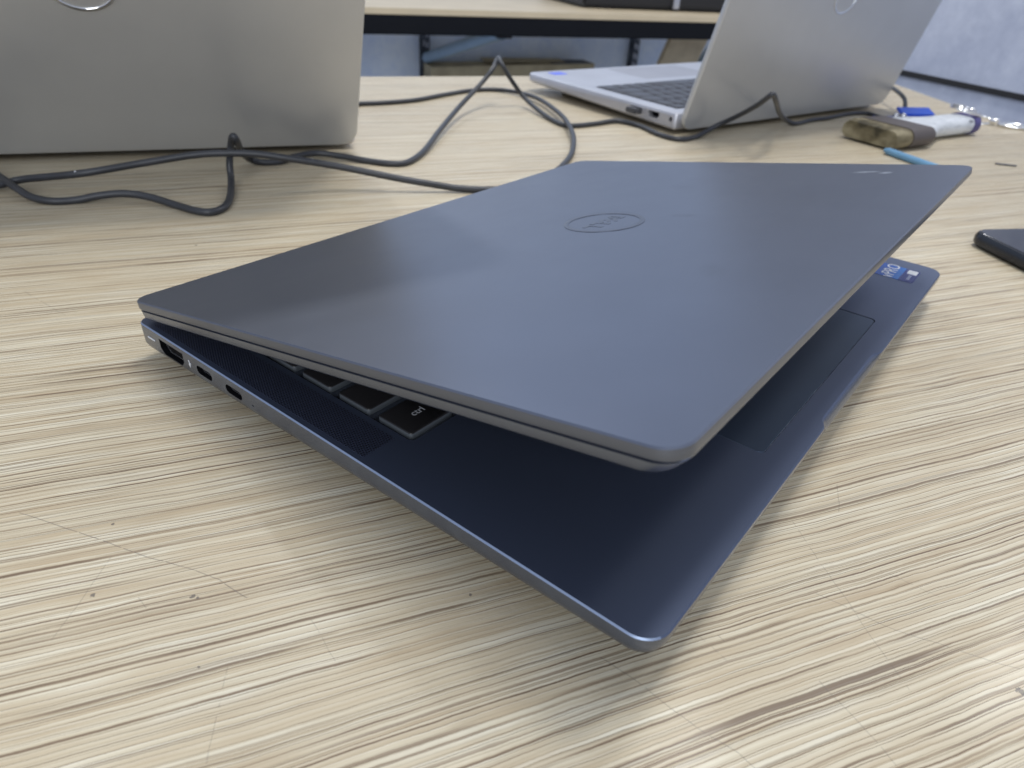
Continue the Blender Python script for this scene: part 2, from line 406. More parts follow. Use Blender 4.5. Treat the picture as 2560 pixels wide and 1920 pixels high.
# ------------------------------------------------------------------ setting
def poly_slab(name, pts, z0, z1, mat, bev=0.0):
    bm = bmesh.new(); lo = [bm.verts.new((x, y, z0)) for x, y in pts]; hi = [bm.verts.new((x, y, z1)) for x, y in pts]
    bm.faces.new(list(reversed(lo))); bm.faces.new(hi)
    for i in range(len(pts)):
        j = (i + 1) % len(pts); bm.faces.new((lo[i], lo[j], hi[j], hi[i]))
    if bev: bmesh.ops.bevel(bm, geom=[e for e in bm.edges if all(abs(v.co.z - z1) < 1e-6 for v in e.verts)], offset=bev, segments=2, affect='EDGES')
    return finish(bm, name)
gd = Vector((math.cos(GR), math.sin(GR), 0)); gn = Vector((-gd.y, gd.x, 0))   # along / across the grain
def gp(a, b, z=0): v = gd * a + gn * b; return Vector((v.x, v.y, z))

struct(link("floor", poly_slab("floor", [(-4, -4), (5, -4), (5, 5), (-4, 5)], -0.78, -0.75, m_floor), m_floor))
table = thing("work_table", "pale wood grain laminate work table carrying the laptops and cables", "table", (0, 0, 0))
corner = Vector((1.090, 0.037, 0)); r1 = Vector((0.836 - 0.55, -0.188 - 0.488, 0)); fl = Vector((0.459, 0.408, 0)) - gd * 1.1
tp = [(corner.x, corner.y), (fl.x, fl.y), (fl.x - gn.x * 1.3, fl.y - gn.y * 1.3), (0.1, -0.95), (r1.x, r1.y)]
link("tabletop", poly_slab("tabletop", tp, -0.025, 0.0, m_table, 0.001), m_table, table)
for (x, y) in ((0.95, 0.03), (-0.35, 0.80), (-0.60, -0.10), (0.25, -0.60)):
    bevel_box("leg", (x - .02, y - .02, -0.75), (x + .02, y + .02, -0.025), 0.003, m_black, table)

# right-hand wall with a black trim line
wa = R(63.6); wd = Vector((math.cos(wa), math.sin(wa), 0)); wo = Vector((1.130, -0.002, 0))
wall = thing("side_wall", "pale blue grey mottled wall with a black trim strip beyond the table end", "wall", wo, wa)
bm = bmesh.new(); box(bm, -1.6, -0.10, -0.75, 0.10, 0.0, 0.45)
bmesh.ops.translate(bm, vec=(0, 0, 0), verts=bm.verts)
for v in bm.verts: v.co.y = -0.0 if v.co.y > -0.05 else -0.10
link("wall_panel", finish(bm, "wall_panel"), m_wallr, wall)
bm = bmesh.new(); box(bm, -1.6, 0.0002, 0.001, 0.10, 0.005, 0.008)
link("trim_strip", finish(bm, "trim_strip"), m_rubber, wall)

# far bench on wall brackets, blue wall under it
fa = gd; F0 = 1.375
def far(a, b, z): v = gp(a, b); return (v.x, v.y, z)
bw = thing("back_wall", "blue grey painted wall under the far bench", "wall", gp(0.6, F0 + 0.55), GR)
bm = bmesh.new(); box(bm, -2.2, 0, -0.75, 2.4, 0.1, 1.2); link("wall_panel", finish(bm, "wall_panel"), m_wallb, bw)
fb = thing("far_bench", "long pale wood bench top with a black front rail, held by steel wall brackets", "bench", gp(0.6, F0), GR)
bm = bmesh.new(); box(bm, -2.0, 0, -0.012, 2.2, 0.54, 0.0)
link("bench_top", finish(bm, "bench_top"), m_desk2, fb)
bevel_box("front_rail", (-2.0, -0.004, -0.050), (2.2, 0.03, -0.013), 0.002, simple("matt_black_rail", (0.006, 0.007, 0.010), 0.7, spec=0.15), fb)
m_brace = simple("blue_grey_steel", (0.26, 0.37, 0.48), 0.32, 0.4)
m_post = simple("dark_steel", (0.05, 0.06, 0.08), 0.45, 0.4, var=0.3, vscale=40)

def laptop_keys(parent, rows, x0, y0, pitch, mat, zk, h, mesh_cache, gapx=0.0022):
    """rows: (row height, gap after, [widths in key units]) from the front row backwards"""
    y = y0
    for hgt, gap, ws in rows:
        x = x0
        for wd_ in ws:
            if wd_ < 0: x += -wd_ * pitch; continue
            wk = wd_ * pitch - gapx
            kk = (round(wk, 5), round(hgt, 5))
            if kk not in mesh_cache:
                bm = bmesh.new(); b = 0.00035
                P = lambda i: rrect(0, 0, wk, hgt, 0.0011, 3, i)
                loft(bm, [ring(P(0), 0), ring(P(0), h - b), ring(P(b), h)], mats=[1, 0])
                me = finish(bm, "key", 50); me.materials.append(mat); me.materials.append(m_keyedge if mat is m_key else mat)
                mesh_cache[kk] = me
            link("key", mesh_cache[kk], None, parent, (x, y, zk))
            x += wd_ * pitch
        y += hgt + gap

# ------------------------------------------------------------------ front laptop
W, D, ZT = 0.2842, 0.2115, 0.0156
TH = 0.19723; HY, HZ, LL = 0.0005, 0.02356, 0.2118
LT = 0.0070
nb = thing("dark_laptop", "dark blue grey laptop with its lid nearly closed, in front on the table", "laptop", (0, 0, 0))
def base_outline(inset, notch, r=0.0070, rb=0.004):
    pts = rrect(0, -D, W, 0, (r, r, rb, rb), 10, inset)
    # insert the thumb notch in the front edge between the two front corners
    out = pts[:11]
    nx0, nx1 = 0.1086, 0.1745; yb = -D + inset
    prof = [(-0.003, 0), (0.0, 0.05), (0.0018, 0.35), (0.0036, 0.8), (0.006, 1.0)]
    for dx, k in prof: out.append((nx0 + dx, yb + notch * k))
    for dx, k in reversed(prof): out.append((nx1 - dx, yb + notch * k))
    out += pts[11:]
    return out
def zb(y): return 0.0048 + 0.0042 * (-y / D)          # the underside rises towards the front
bm = bmesh.new()
def ringf(o, f): return [(x, y, f(x, y)) for x, y in o]
rings = [ringf(base_outline(0.0085, 0), lambda x, y: zb(y) - 0.0022),
         ringf(base_outline(0.0030, 0), lambda x, y: zb(y) - 0.0004),
         ringf(base_outline(0.0010, 0), lambda x, y: zb(y) + 0.0012),
         ringf(base_outline(0.0002, 0.0), lambda x, y: zb(y) + 0.0030),
         ringf(base_outline(0.0000, 0.0005), lambda x, y: ZT - 0.0022),
         ringf(base_outline(0.0000, 0.0018), lambda x, y: ZT - 0.0004),
         ringf(base_outline(0.0004, 0.0020), lambda x, y: ZT)]
loft(bm, rings, mats=[0, 0, 0, 0, 0, 2])
me = finish(bm, "base", 30)
for mm in (m_body, m_deck, m_edge): me.materials.append(mm)
for p in me.polygons:
    if p.normal.z > 0.9 and abs(p.center.z - ZT) < 1e-4 and len(p.vertices) > 20: p.material_index = 1
    elif p.material_index == 2 and p.center.x > 0.004: p.material_index = 1
base = link("base", me, None, nb)
def stadium(y0, y1, z0, z1, r, x0=-0.001, x1=0.006, seg=5):
    pts = rrect(y0, z0, y1, z1, r, seg)
    bm = bmesh.new(); a = [bm.verts.new((x0, p[0], p[1])) for p in pts]; b = [bm.verts.new((x1, p[0], p[1])) for p in pts]
    n = len(pts)
    for i in range(n): bm.faces.new((a[i], a[(i + 1) % n], b[(i + 1) % n], b[i]))
    bm.faces.new(list(reversed(a))); bm.faces.new(b)
    return bm
def hdmi_pts(y0, y1, z0, z1):
    c = 0.0022
    return [(y0, z1), (y0, z0 + c), (y0 + c, z0 ), (y1 - c, z0), (y1, z0 + c), (y1, z1)]
def prism(pts, x0, x1):
    bm = bmesh.new(); a = [bm.verts.new((x0, p[0], p[1])) for p in pts]; b = [bm.verts.new((x1, p[0], p[1])) for p in pts]
    n = len(pts)
    for i in range(n): bm.faces.new((a[i], a[(i + 1) % n], b[(i + 1) % n], b[i]))
    bm.faces.new(list(reversed(a))); bm.faces.new(b)
    return bm
HD = (-0.0296, -0.0146, 0.0078, 0.0136)
C1 = (-0.0468, -0.0378, 0.0096, 0.0129); C2 = (-0.0636, -0.0546, 0.0097, 0.0129)
KX0, KX1, KY0, KY1 = 0.0163, W - 0.0163, -0.1234, -0.0195
TPX0, TPX1, TPY0, TPY1 = 0.0815, 0.2025, -0.2022, -0.1365
def solid(x0, y0, x1, y1, z0, z1, r):
    bm = bmesh.new(); P = rrect(x0, y0, x1, y1, r, 5); loft(bm, [ring(P, z0), ring(P, z1)]); return bm
cut(base, [prism(hdmi_pts(*HD), -0.001, 0.008),
           stadium(*C1, 0.0016, -0.001, 0.007), stadium(*C2, 0.0016, -0.001, 0.007),
           stadium(-0.0697, -0.0689, 0.0104, 0.0112, 0.0004, -0.001, 0.002),
           solid(KX0, KY0, KX1, KY1, ZT - 0.0013, ZT + 0.002, 0.002),
           solid(TPX0, TPY0, TPX1, TPY1, ZT - 0.0006, ZT + 0.002, 0.0022)])
base.data.materials.append(m_hole)
for p in base.data.polygons:
    c_ = p.center
    if 0.0003 < c_.x < 0.0095 and any(a0 - .0004 < c_.y < a1 + .0004 and b0 - .0004 < c_.z < b1 + .0004 for a0, a1, b0, b1 in (HD, C1, C2)): p.material_index = len(base.data.materials) - 1  # port walls of the body blackened, recess shade put into the colour
def shell(pts, t, x0, x1):
    """open tube wall (a connector shield) following a closed yz outline"""
    bm = bmesh.new(); n = len(pts)
    cy = sum(p[0] for p in pts) / n; cz = sum(p[1] for p in pts) / n
    def ins(p, k): 
        d = Vector((p[0] - cy, p[1] - cz)); return (p[0] - math.copysign(k, d.x), p[1] - math.copysign(k, d.y))
    o = pts; i_ = [ins(p, t) for p in pts]
    r = [[bm.verts.new((x, p[0], p[1])) for p in q] for x, q in ((x0, o), (x0, i_), (x1, i_), (x1, o))]
    for k in range(4):
        A, B = r[k], r[(k + 1) % 4]
        for i in range(n): bm.faces.new((A[i], A[(i + 1) % n], B[(i + 1) % n], B[i]))
    return bm
hp = link("video_port", finish(shell([(y, z) for y, z in hdmi_pts(HD[0] + .0005, HD[1] - .0005, HD[2] + .0007, HD[3] - .0004)], 0.0003, 0.0019, 0.0034), "video_port"), m_steel, nb)
bm = bmesh.new(); box(bm, 0.0014, HD[0] + .0033, 0.0103, 0.0078, HD[1] - .0033, 0.0117); link("contact_tongue", finish(bm, "contact_tongue"), m_hole, hp)
bm = bmesh.new(); box(bm, 0.0022, HD[0] + .0008, HD[2] + .0009, 0.0079, HD[1] - .0008, HD[3] - .0007); link("port_back", finish(bm, "port_back"), m_hole, hp)  # black block behind the rim, painted shade of the port interior
for Cc in (C1, C2):
    u = link("charging_port", finish(shell(rrect(Cc[0] + .0005, Cc[2] + .0004, Cc[1] - .0005, Cc[3] - .0004, 0.0012, 4), 0.00028, 0.0016, 0.0032), "charging_port"), m_steel, nb)
    bm = bmesh.new(); box(bm, 0.0015, Cc[0] + .0020, (Cc[2] + Cc[3]) / 2 - .0004, 0.0068, Cc[1] - .0020, (Cc[2] + Cc[3]) / 2 + .0003); link("contact_tongue", finish(bm, "contact_tongue"), m_hole, u)
    bm = bmesh.new(); box(bm, 0.0019, Cc[0] + .0008, Cc[2] + .0006, 0.0069, Cc[1] - .0008, Cc[3] - .0006); link("port_back", finish(bm, "port_back"), m_hole, u)
link("status_light", finish(stadium(-0.0112, -0.0066, 0.0112, 0.0117, 0.0002, -0.0001, 0.0008), "status_light"), m_white, nb)
# lightning-bolt mark beside the charging port
bolt = [(-0.0330, 0.0126), (-0.0336, 0.0113), (-0.0331, 0.0113), (-0.0337, 0.0099), (-0.0342, 0.0116), (-0.0337, 0.0116), (-0.0335, 0.0126)]
link("charge_mark", finish(prism(bolt, -0.00008, 0.0003), "charge_mark"), m_white, nb)
for x in (0.035, W - 0.035):
    for y, z0 in ((-0.02, 0.0), (-0.185, 0.0)):
        link("foot", finish(slab(x - 0.018, y - 0.004, x + 0.018, y + 0.004, 0.0, 0.0068 if y < -.1 else 0.004, 0.003, 0.0006), "foot"), m_rubber, nb)

kb = {}
rows = [(0.0142, 0.0039, [1.25, 1, 1, 1.25, 6.0, 1, 1, 1, 1.0]),
        (0.0142, 0.0039, [2.25] + [1] * 10 + [2.5]),
        (0.0142, 0.0039, [1.75] + [1] * 11 + [2.0]),
        (0.0142, 0.0039, [1.5] + [1] * 12 + [1.25]),
        (0.0142, 0.0039, [1] * 13 + [1.75]),
        (0.0078, 0.0, [1.0] + [1] * 12 + [1.75])]
laptop_keys(nb, rows, 0.0178, -0.1214, 0.01685, m_key, ZT - 0.0013, 0.0022, kb, 0.0030)
keys = [o for o in nb.children if o.name.startswith("key")]
k_ctrl = keys[0]; k_shift = keys[9]
for o, t_, dx in ((k_ctrl, "ctrl", 0.0095), (k_shift, "shift", 0.0120)):
    link("key_legend", text_mesh(t_, 0.0036, "key_legend"), m_legend, o, (dx, 0.0070, 0.00226))

# speaker grilles : dimpled strips let into the deck
def grille_mat():
    a = NT("speaker_mesh"); c = a.coord(); v = a.mapping(c, scale=(1 / 0.00085,) * 3)
    s = a.n('ShaderNodeSeparateXYZ'); a.l(v, s.inputs[0])
    fy = a.math('FRACT', a.math('ADD', s.outputs[1], 500.0)); row = a.math('FLOOR', s.outputs[1])
    off = a.math('MULTIPLY', a.math('MODULO', a.math('ADD', row, 1000.0), 2.0), 0.5)
    fx = a.math('FRACT', a.math('ADD', a.math('ADD', s.outputs[0], off), 500.0))
    d = a.math('SQRT', a.math('ADD', a.math('POWER', a.math('SUBTRACT', fx, .5), 2), a.math('POWER', a.math('SUBTRACT', fy, .5), 2)))
    k = a.ramp(d, [(0.24, (0, 0, 0)), (0.33, (1, 1, 1))])
    a.l(a.mix(k, (0.004, 0.004, 0.005), (0.115, 0.133, 0.21)), a.b.inputs['Base Color'])
    a.b.inputs['Metallic'].default_value = 0.8; a.b.inputs['Roughness'].default_value = 0.36
    a.bump(k, 0.9, 0.0003)
    return a.m
m_gr = grille_mat()
for x0 in (0.0022, W - 0.0142):
    link("speaker_grille", finish(slab(x0, -0.1185, x0 + 0.0120, -0.008, ZT - 0.0002, ZT + 0.00003, 0.0003, 0.00002), "speaker_grille"), m_gr, nb)
m_pad = simple("trackpad_surface", (0.100, 0.134, 0.200), 0.38, 0.80)
link("trackpad", finish(slab(TPX0 + .00035, TPY0 + .00035, TPX1 - .00035, TPY1 - .00035, ZT - 0.0006, ZT - 0.00012, 0.0019, 0.00012), "trackpad"), m_pad, nb)

# processor sticker : blue with paler centre, white word, dark foot with a pale tab
def sticker_mat():
    a = NT("blue_sticker"); c = a.coord(); s = a.n('ShaderNodeSeparateXYZ'); a.l(c, s.inputs[0])
    t = a.math('DIVIDE', s.outputs[1], 0.028)
    sy = a.ramp(t, [(0.0, (0.008, 0.018, 0.16)), (0.22, (0.008, 0.020, 0.18)), (0.235, (0.02, 0.17, 0.55)), (0.45, (0.012, 0.09, 0.42)), (1.0, (0.025, 0.07, 0.32))])
    a.l(sy, a.b.inputs['Base Color']); a.b.inputs['Roughness'].default_value = 0.25
    return a.m
st = link("sticker", finish(slab(0, 0, 0.0178, 0.028, 0, 0.00012, 0.0012, 0.00004), "sticker"), sticker_mat(), nb, (0.2552, -0.2040, ZT + 0.00002))
link("sticker_text", text_mesh("vPRO", 0.0082, "sticker_text", 0.00002), m_white, st, (0.0092, 0.0115, 0.00014))
link("sticker_tab", finish(slab(0.0112, 0.0008, 0.0168, 0.0050, 0.0, 0.00016, 0.0004, 0.00002), "sticker_tab"), m_white, st)
link("sticker_bar", finish(slab(0.0028, 0.0022, 0.0098, 0.0036, 0.0, 0.00015, 0.0003, 0.00002), "sticker_bar"), simple("sticker_grey", (0.25, 0.27, 0.40), 0.4), st)

# hinge barrel
bmh = tube([(0.022, 0.0, 0), (W - 0.022, 0.0, 0)], 0.0036, 20)
link("hinge", finish(bmh, "hinge"), m_body, nb, (0, -0.0042, 0.0170))

# lid (its own frame : y runs from hinge to the free edge as -y, top face at z = 0)
lid = bpy.data.objects.new("lid", None)
bm = bmesh.new(); rc = 0.0064
O = lambda i: rrect(0, -LL, W, 0, (rc, rc, rc, rc), 10, i)
loft(bm, [ring(O(0.0010), -0.0032), ring(O(0.0003), -0.0031), ring(O(0.0), -0.0027), ring(O(0), -0.0004), ring(O(0.0004), 0.0)], mats=[0, 0, 0, 0, 0])
me = finish(bm, "lid", 40)
lid = link("lid", me, m_lid, nb, (0, HY, HZ), (-TH, 0, 0))
bm = bmesh.new()
def O2(i, j=0.0): return rrect(0.0004 + i, -LL + j, W - 0.0004 - i, -0.0012 - i, (rc, rc, 0.005, 0.005), 10)
loft(bm, [ring(O2(0.0014, 0.0044), -LT), ring(O2(0.0007, 0.0036), -LT + 0.0002), ring(O2(0.0003, 0.0030), -LT + 0.0008), ring(O2(0, 0.0006), -0.0038), ring(O2(0.0009, 0.0004), -0.0034), ring(O2(0.0009, 0.0003), -0.0031)])
link("screen_frame", finish(bm, "screen_frame", 40), m_body, lid)
link("screen", finish(slab(0.0035, -LL + 0.0062, W - 0.0035, -0.010, -LT - 0.0003, -LT + 0.0002, 0.004, 0.0001), "screen"), m_glass, lid)
m_logo = simple("logo_metal", (0.125, 0.138, 0.172), 0.30, 0.85)
lc = (0.512 * W, -0.495 * LL)
lr = link("logo_ring", ring_mesh(0.0143, 0.0163, 0.00022), m_logo, lid, (lc[0], lc[1], -0.00002), (0, 0, math.pi))
link("logo_lettering", lettering(0.0072), m_logo, lid, (lc[0], lc[1], -0.00002), (0, 0, math.pi))
link("bumper", finish(slab(0.166, -LL + 0.0046, 0.171, -LL + 0.0070, -LT - 0.0012, -LT + 0.0003, 0.0008, 0.0002), "bumper"), m_rubber, lid)
# ------------------------------------------------------------------ silver laptops behind
def silver_laptop(root, width, depth, lean, lid_h, keyed, logo_u, logo_h, zt=0.018):
    """origin: hinge-side corner at the viewer's left; +x along the hinge, +y away towards the user's side"""
    bm = bmesh.new()
    Pb = lambda i, k=1: rrect(0, 0.004, width, depth, (0.003, 0.003, 0.012, 0.012), 8, i)
    def z_low(y): return 0.004 + 0.006 * max(0, (y - 0.05)) / (depth - 0.05) 
    f = lambda z: (lambda x, y: z)
    loft(bm, [ringf(Pb(0.010), lambda x, y: z_low(y) - 0.0015), ringf(Pb(0.002), lambda x, y: z_low(y)), ringf(Pb(0), lambda x, y: z_low(y) + 0.002),
              ringf(Pb(0), f(zt - 0.0014)), ringf(Pb(0.0005), f(zt - 0.0004)), ringf(Pb(0.0014), f(zt))])
    b = link("base", finish(bm, "base", 35), m_silver_deck, root)
    cutters = []
    kx0, kx1, ky0, ky1 = 0.0165, width - 0.0165, 0.019, 0.1282
    tx0, tx1, ty0, ty1 = 0.108, 0.220, 0.146, 0.208
    cutters.append(solid(kx0, ky0, kx1, ky1, zt - 0.0014, zt + 0.002, 0.002))
    cutters.append(solid(tx0, ty0, tx1, ty1, zt - 0.0005, zt + 0.002, 0.002))
    if keyed:
        cutters += [stadium(0.0455, 0.060, 0.0095, 0.0148, 0.0008, -0.001, 0.010), prism(hdmi_pts(0.0240, 0.0370, 0.0098, 0.0150), -0.001, 0.010),
                    stadium(0.0080, 0.0122, 0.0102, 0.0144, 0.0021, -0.001, 0.010, 8)]
    cut(b, cutters)
    if keyed:
        for (a0, a1) in ((0.0455, 0.060), (0.0235, 0.0375), (0.0078, 0.0124)):
            bm = bmesh.new(); box(bm, 0.005, a0, 0.0095, 0.0098, a1, 0.0152); link("port", finish(bm, "port"), m_hole, root)
        rws = [(0.0115, 0.0020, [1] * 18), (0.0170, 0.0020, [1] * 13 + [2] + [1] * 4), (0.0170, 0.0020, [1.5] + [1] * 12 + [1.5] + [1] * 4),
               (0.0170, 0.0020, [1.75] + [1] * 11 + [2.25] + [1] * 4), (0.0170, 0.0020, [2.25] + [1] * 10 + [2.75] + [1] * 4), (0.0170, 0.0, [1.25, 1, 1, 1, 5.5, 1, 1, 1, 1.25, 1, 1, 2, 1])]
        rws = [(h_, g_, ws) for h_, g_, ws in rws]
        nu = sum(rws[1][2]); pitch = (kx1 - kx0 - 0.004) / nu
        fixed = []
        for h_, g_, ws in rws:
            s_ = sum(ws); fixed.append((h_, g_, [w_ * nu / s_ for w_ in ws]))
        laptop_keys(root, fixed, kx0 + 0.0025, ky0 + 0.0025, pitch, m_key2, zt - 0.0014, 0.0020, {})
    link("trackpad", finish(slab(tx0 + .0004, ty0 + .0004, tx1 - .0004, ty1 - .0004, zt - 0.0005, zt - 0.0001, 0.002, 0.0001), "trackpad"), m_pad2, root)
    for x in (0.05, width - 0.05):
        for y in (0.025, depth - 0.03):
            link("foot", finish(slab(x - 0.02, y - 0.004, x + 0.02, y + 0.004, 0, z_low(y) + 0.0005, 0.003, 0.0006), "foot"), m_rubber, root)
    link("hinge", finish(tube([(0.02, 0, 0), (width - 0.02, 0, 0)], 0.0055, 20), "hinge"), m_black, root, (0, 0.006, 0.0125))
    # lid : local x along hinge, local y up the lid, local z outwards (towards the viewer)
    bm = bmesh.new(); Pl = lambda i: rrect(0, 0, width, lid_h, (0.013, 0.013, 0.011, 0.011), 10, i)
    loft(bm, [ring(Pl(0.0022), -0.0055), ring(Pl(0.0006), -0.0048), ring(Pl(0), -0.0036), ring(Pl(0), -0.0012), ring(Pl(0.0004), -0.0003), ring(Pl(0.0012), 0)])
    lidm = finish(bm, "lid", 12)
    ld = link("lid", lidm, m_silver, root, (0, -0.003, 0.005), (R(90 + lean), 0, 0))
    link("screen", finish(slab(0.004, 0.014, width - 0.004, lid_h - 0.004, -0.0062, -0.0053, 0.006, 0.0002), "screen"), m_glass, ld)
    link("logo_ring", ring_mesh(0.0162, 0.0180, 0.0007), m_chrome, ld, (logo_u, logo_h, -0.0001))
    link("logo_lettering", lettering(0.0080), m_chrome, ld, (logo_u, logo_h, -0.0001))
    return b
m_pad2 = simple("silver_pad", (0.40, 0.39, 0.41), 0.35, 0.6)

u1 = Vector((0.85234, -0.52299, 0)); B1 = Vector((0.2510, 0.1732, 0)); w1 = 0.335; o1 = B1 - u1 * w1
lp1 = thing("silver_laptop", "open silver laptop at the left, its lid back and chrome ring logo towards the viewer", "laptop", o1, math.atan2(u1.y, u1.x), "silver laptops behind the dark one")
silver_laptop(lp1, w1, 0.222, 34, 0.232, False, w1 - 0.146, 0.1245)
a2 = R(-14.8); u2 = Vector((math.cos(a2), math.sin(a2), 0)); o2 = Vector((0.4965, 0.0385, 0))
lp2 = thing("silver_laptop", "open silver laptop standing at the right, keyboard and side ports in view beside its lid", "laptop", o2, a2, "silver laptops behind the dark one")
silver_laptop(lp2, 0.336, 0.220, 14, 0.232, True, 0.160, 0.113)
bdg = link("badge", finish(slab(0.022, 0.196, 0.040, 0.210, 0.018, 0.0182, 0.002, 0.0001), "badge"), simple("blue_badge", (0.08, 0.13, 0.75), 0.3), lp2)

# small receiver plugged into the silver laptop
dg = thing("usb_plug", "small grey plug pushed into the side port of the right silver laptop", "plug", o2 + u2 * 0 + Vector((0, 0, 0)), a2)
bevel_box("plug_body", (-0.0075, 0.0462, 0.0098), (0.0, 0.0592, 0.0143), 0.0008, simple("dark_grey_plastic", (0.06, 0.06, 0.065), 0.4), dg)
bm = bmesh.new(); box(bm, 0.0, 0.0470, 0.0102, 0.0045, 0.0584, 0.0140); link("plug_tip", finish(bm, "plug_tip"), m_steel, dg)

# ------------------------------------------------------------------ cables
cb = tag(link("power_cable", finish(tube(smooth_path([(0.0267, 0.2310, 0.0040), (0.0380, 0.2291, 0.0040), (0.0494, 0.2247, 0.0060), (0.0687, 0.1959, 0.0120), (0.0964, 0.1808, 0.0160), (0.1204, 0.1653, 0.0200), (0.1347, 0.1546, 0.0210), (0.1478, 0.1418, 0.0210), (0.1606, 0.1286, 0.0190), (0.1838, 0.1094, 0.0140), (0.2083, 0.0826, 0.0080), (0.2266, 0.0657, 0.0040), (0.2355, 0.0568, 0.0025), (0.2485, 0.0445, 0.0020), (0.2650, 0.0347, 0.0020), (0.3101, 0.0316, 0.0020)], 8), 0.0021, 14), "power_cable", 60), m_cable), "black cable arching over the table from the left edge to behind the dark laptop", "cable", "black cables on the table")
cb = tag(link("power_cable", finish(tube(smooth_path([(0.0431, 0.2761, 0.0060), (0.0417, 0.2373, 0.0060), (0.0409, 0.2145, 0.0050), (0.0426, 0.1997, 0.0030), (0.0484, 0.1896, 0.0020), (0.0584, 0.1835, 0.0020), (0.0687, 0.1766, 0.0040), (0.0784, 0.1687, 0.0050), (0.0865, 0.1583, 0.0040), (0.0930, 0.1412, 0.0020), (0.0959, 0.1259, 0.0020), (0.1011, 0.1187, 0.0020), (0.1108, 0.1217, 0.0020), (0.1236, 0.1361, 0.0020), (0.1378, 0.1566, 0.0040), (0.1414, 0.1616, 0.0120), (0.1447, 0.1628, 0.0220), (0.1434, 0.1568, 0.0290), (0.1458, 0.1572, 0.0260), (0.1570, 0.1723, 0.0150), (0.1726, 0.1885, 0.0040), (0.1790, 0.1827, 0.0020), (0.1881, 0.1777, 0.0020), (0.1992, 0.1770, 0.0035), (0.2152, 0.1737, 0.0040), (0.2256, 0.1608, 0.0030), (0.2347, 0.1423, 0.0020), (0.2427, 0.1267, 0.0020), (0.2540, 0.1226, 0.0020), (0.2814, 0.1340, 0.0030), (0.3282, 0.1625, 0.0060), (0.3913, 0.1984, 0.0110), (0.4354, 0.2138, 0.0220), (0.4545, 0.2150, 0.0340), (0.4718, 0.2234, 0.0410), (0.4627, 0.2114, 0.0380), (0.4695, 0.2059, 0.0260), (0.4814, 0.1968, 0.0090), (0.4588, 0.1555, 0.0030), (0.4428, 0.1237, 0.0020), (0.4493, 0.1132, 0.0020), (0.4713, 0.1064, 0.0020), (0.4964, 0.0988, 0.0025), (0.4969, 0.0759, 0.0020), (0.4813, 0.0470, 0.0020), (0.4812, 0.0278, 0.0020), (0.5014, 0.0227, 0.0020), (0.5247, 0.0164, 0.0090), (0.5223, -0.0007, 0.0200), (0.5010, -0.0236, 0.0350), (0.4845, -0.0379, 0.0460), (0.4858, -0.0404, 0.0480), (0.5027, -0.0386, 0.0400), (0.5700, -0.0215, 0.0200), (0.6216, -0.0128, 0.0060), (0.6377, -0.0167, 0.0020), (0.6701, -0.0213, 0.0020), (0.6957, -0.0290, 0.0020), (0.7378, -0.0365, 0.0020), (0.7611, -0.0484, 0.0020), (0.7456, -0.0664, 0.0030), (0.7306, -0.0835, 0.0040)], 8), 0.0021, 14), "power_cable", 60), m_cable), "longest black cable, snaking with raised kinks from the left edge to the blue clip", "cable", "black cables on the table")
cb = tag(link("power_cable", finish(tube(smooth_path([(0.3345, 0.2863, 0.0020), (0.3537, 0.2897, 0.0020), (0.3768, 0.2802, 0.0020), (0.4108, 0.2726, 0.0020), (0.4523, 0.2750, 0.0020), (0.4942, 0.2748, 0.0020), (0.5187, 0.2627, 0.0022), (0.5209, 0.2323, 0.0035), (0.5054, 0.1950, 0.0045), (0.4646, 0.1417, 0.0050), (0.4260, 0.1039, 0.0055), (0.3964, 0.0797, 0.0040), (0.3652, 0.0603, 0.0020), (0.3320, 0.0454, 0.0020), (0.3070, 0.0379, 0.0020), (0.2895, 0.0369, 0.0020)], 8), 0.0021, 14), "power_cable", 60), m_cable), "black cable looping from behind the left silver laptop to the dark laptop", "cable", "black cables on the table")
cb = tag(link("power_cable", finish(tube(smooth_path([(0.8985, -0.0178, 0.0160), (0.8522, -0.0445, 0.0190), (0.8244, -0.0614, 0.0180), (0.8082, -0.0724, 0.0140), (0.7871, -0.0796, 0.0070)], 8), 0.0021, 14), "power_cable", 60), m_cable), "short black cable bending down from behind the right silver laptop into the blue clip", "cable", "black cables on the table")

arch = [o for o in bpy.data.objects if o.name == "power_cable"][0]
for (x, y, z) in ((0.0668, 0.1966, 0.0132), (0.1716, 0.1196, 0.0183)):
    bm = bmesh.new(); bmesh.ops.create_icosphere(bm, subdivisions=1, radius=0.0007)
    link("white_fleck", finish(bm, "white_fleck"), m_white, arch, (x, y, z))

# ------------------------------------------------------------------ far bench details
wallb = F0 + 0.55
def far_part(name, mesh, mat, a, b, z, rz=0, parent=fb):
    # a, b measured from the bench origin (0.6, F0) along / across
    return link(name, mesh, mat, parent, (a, b, z), (0, 0, rz))

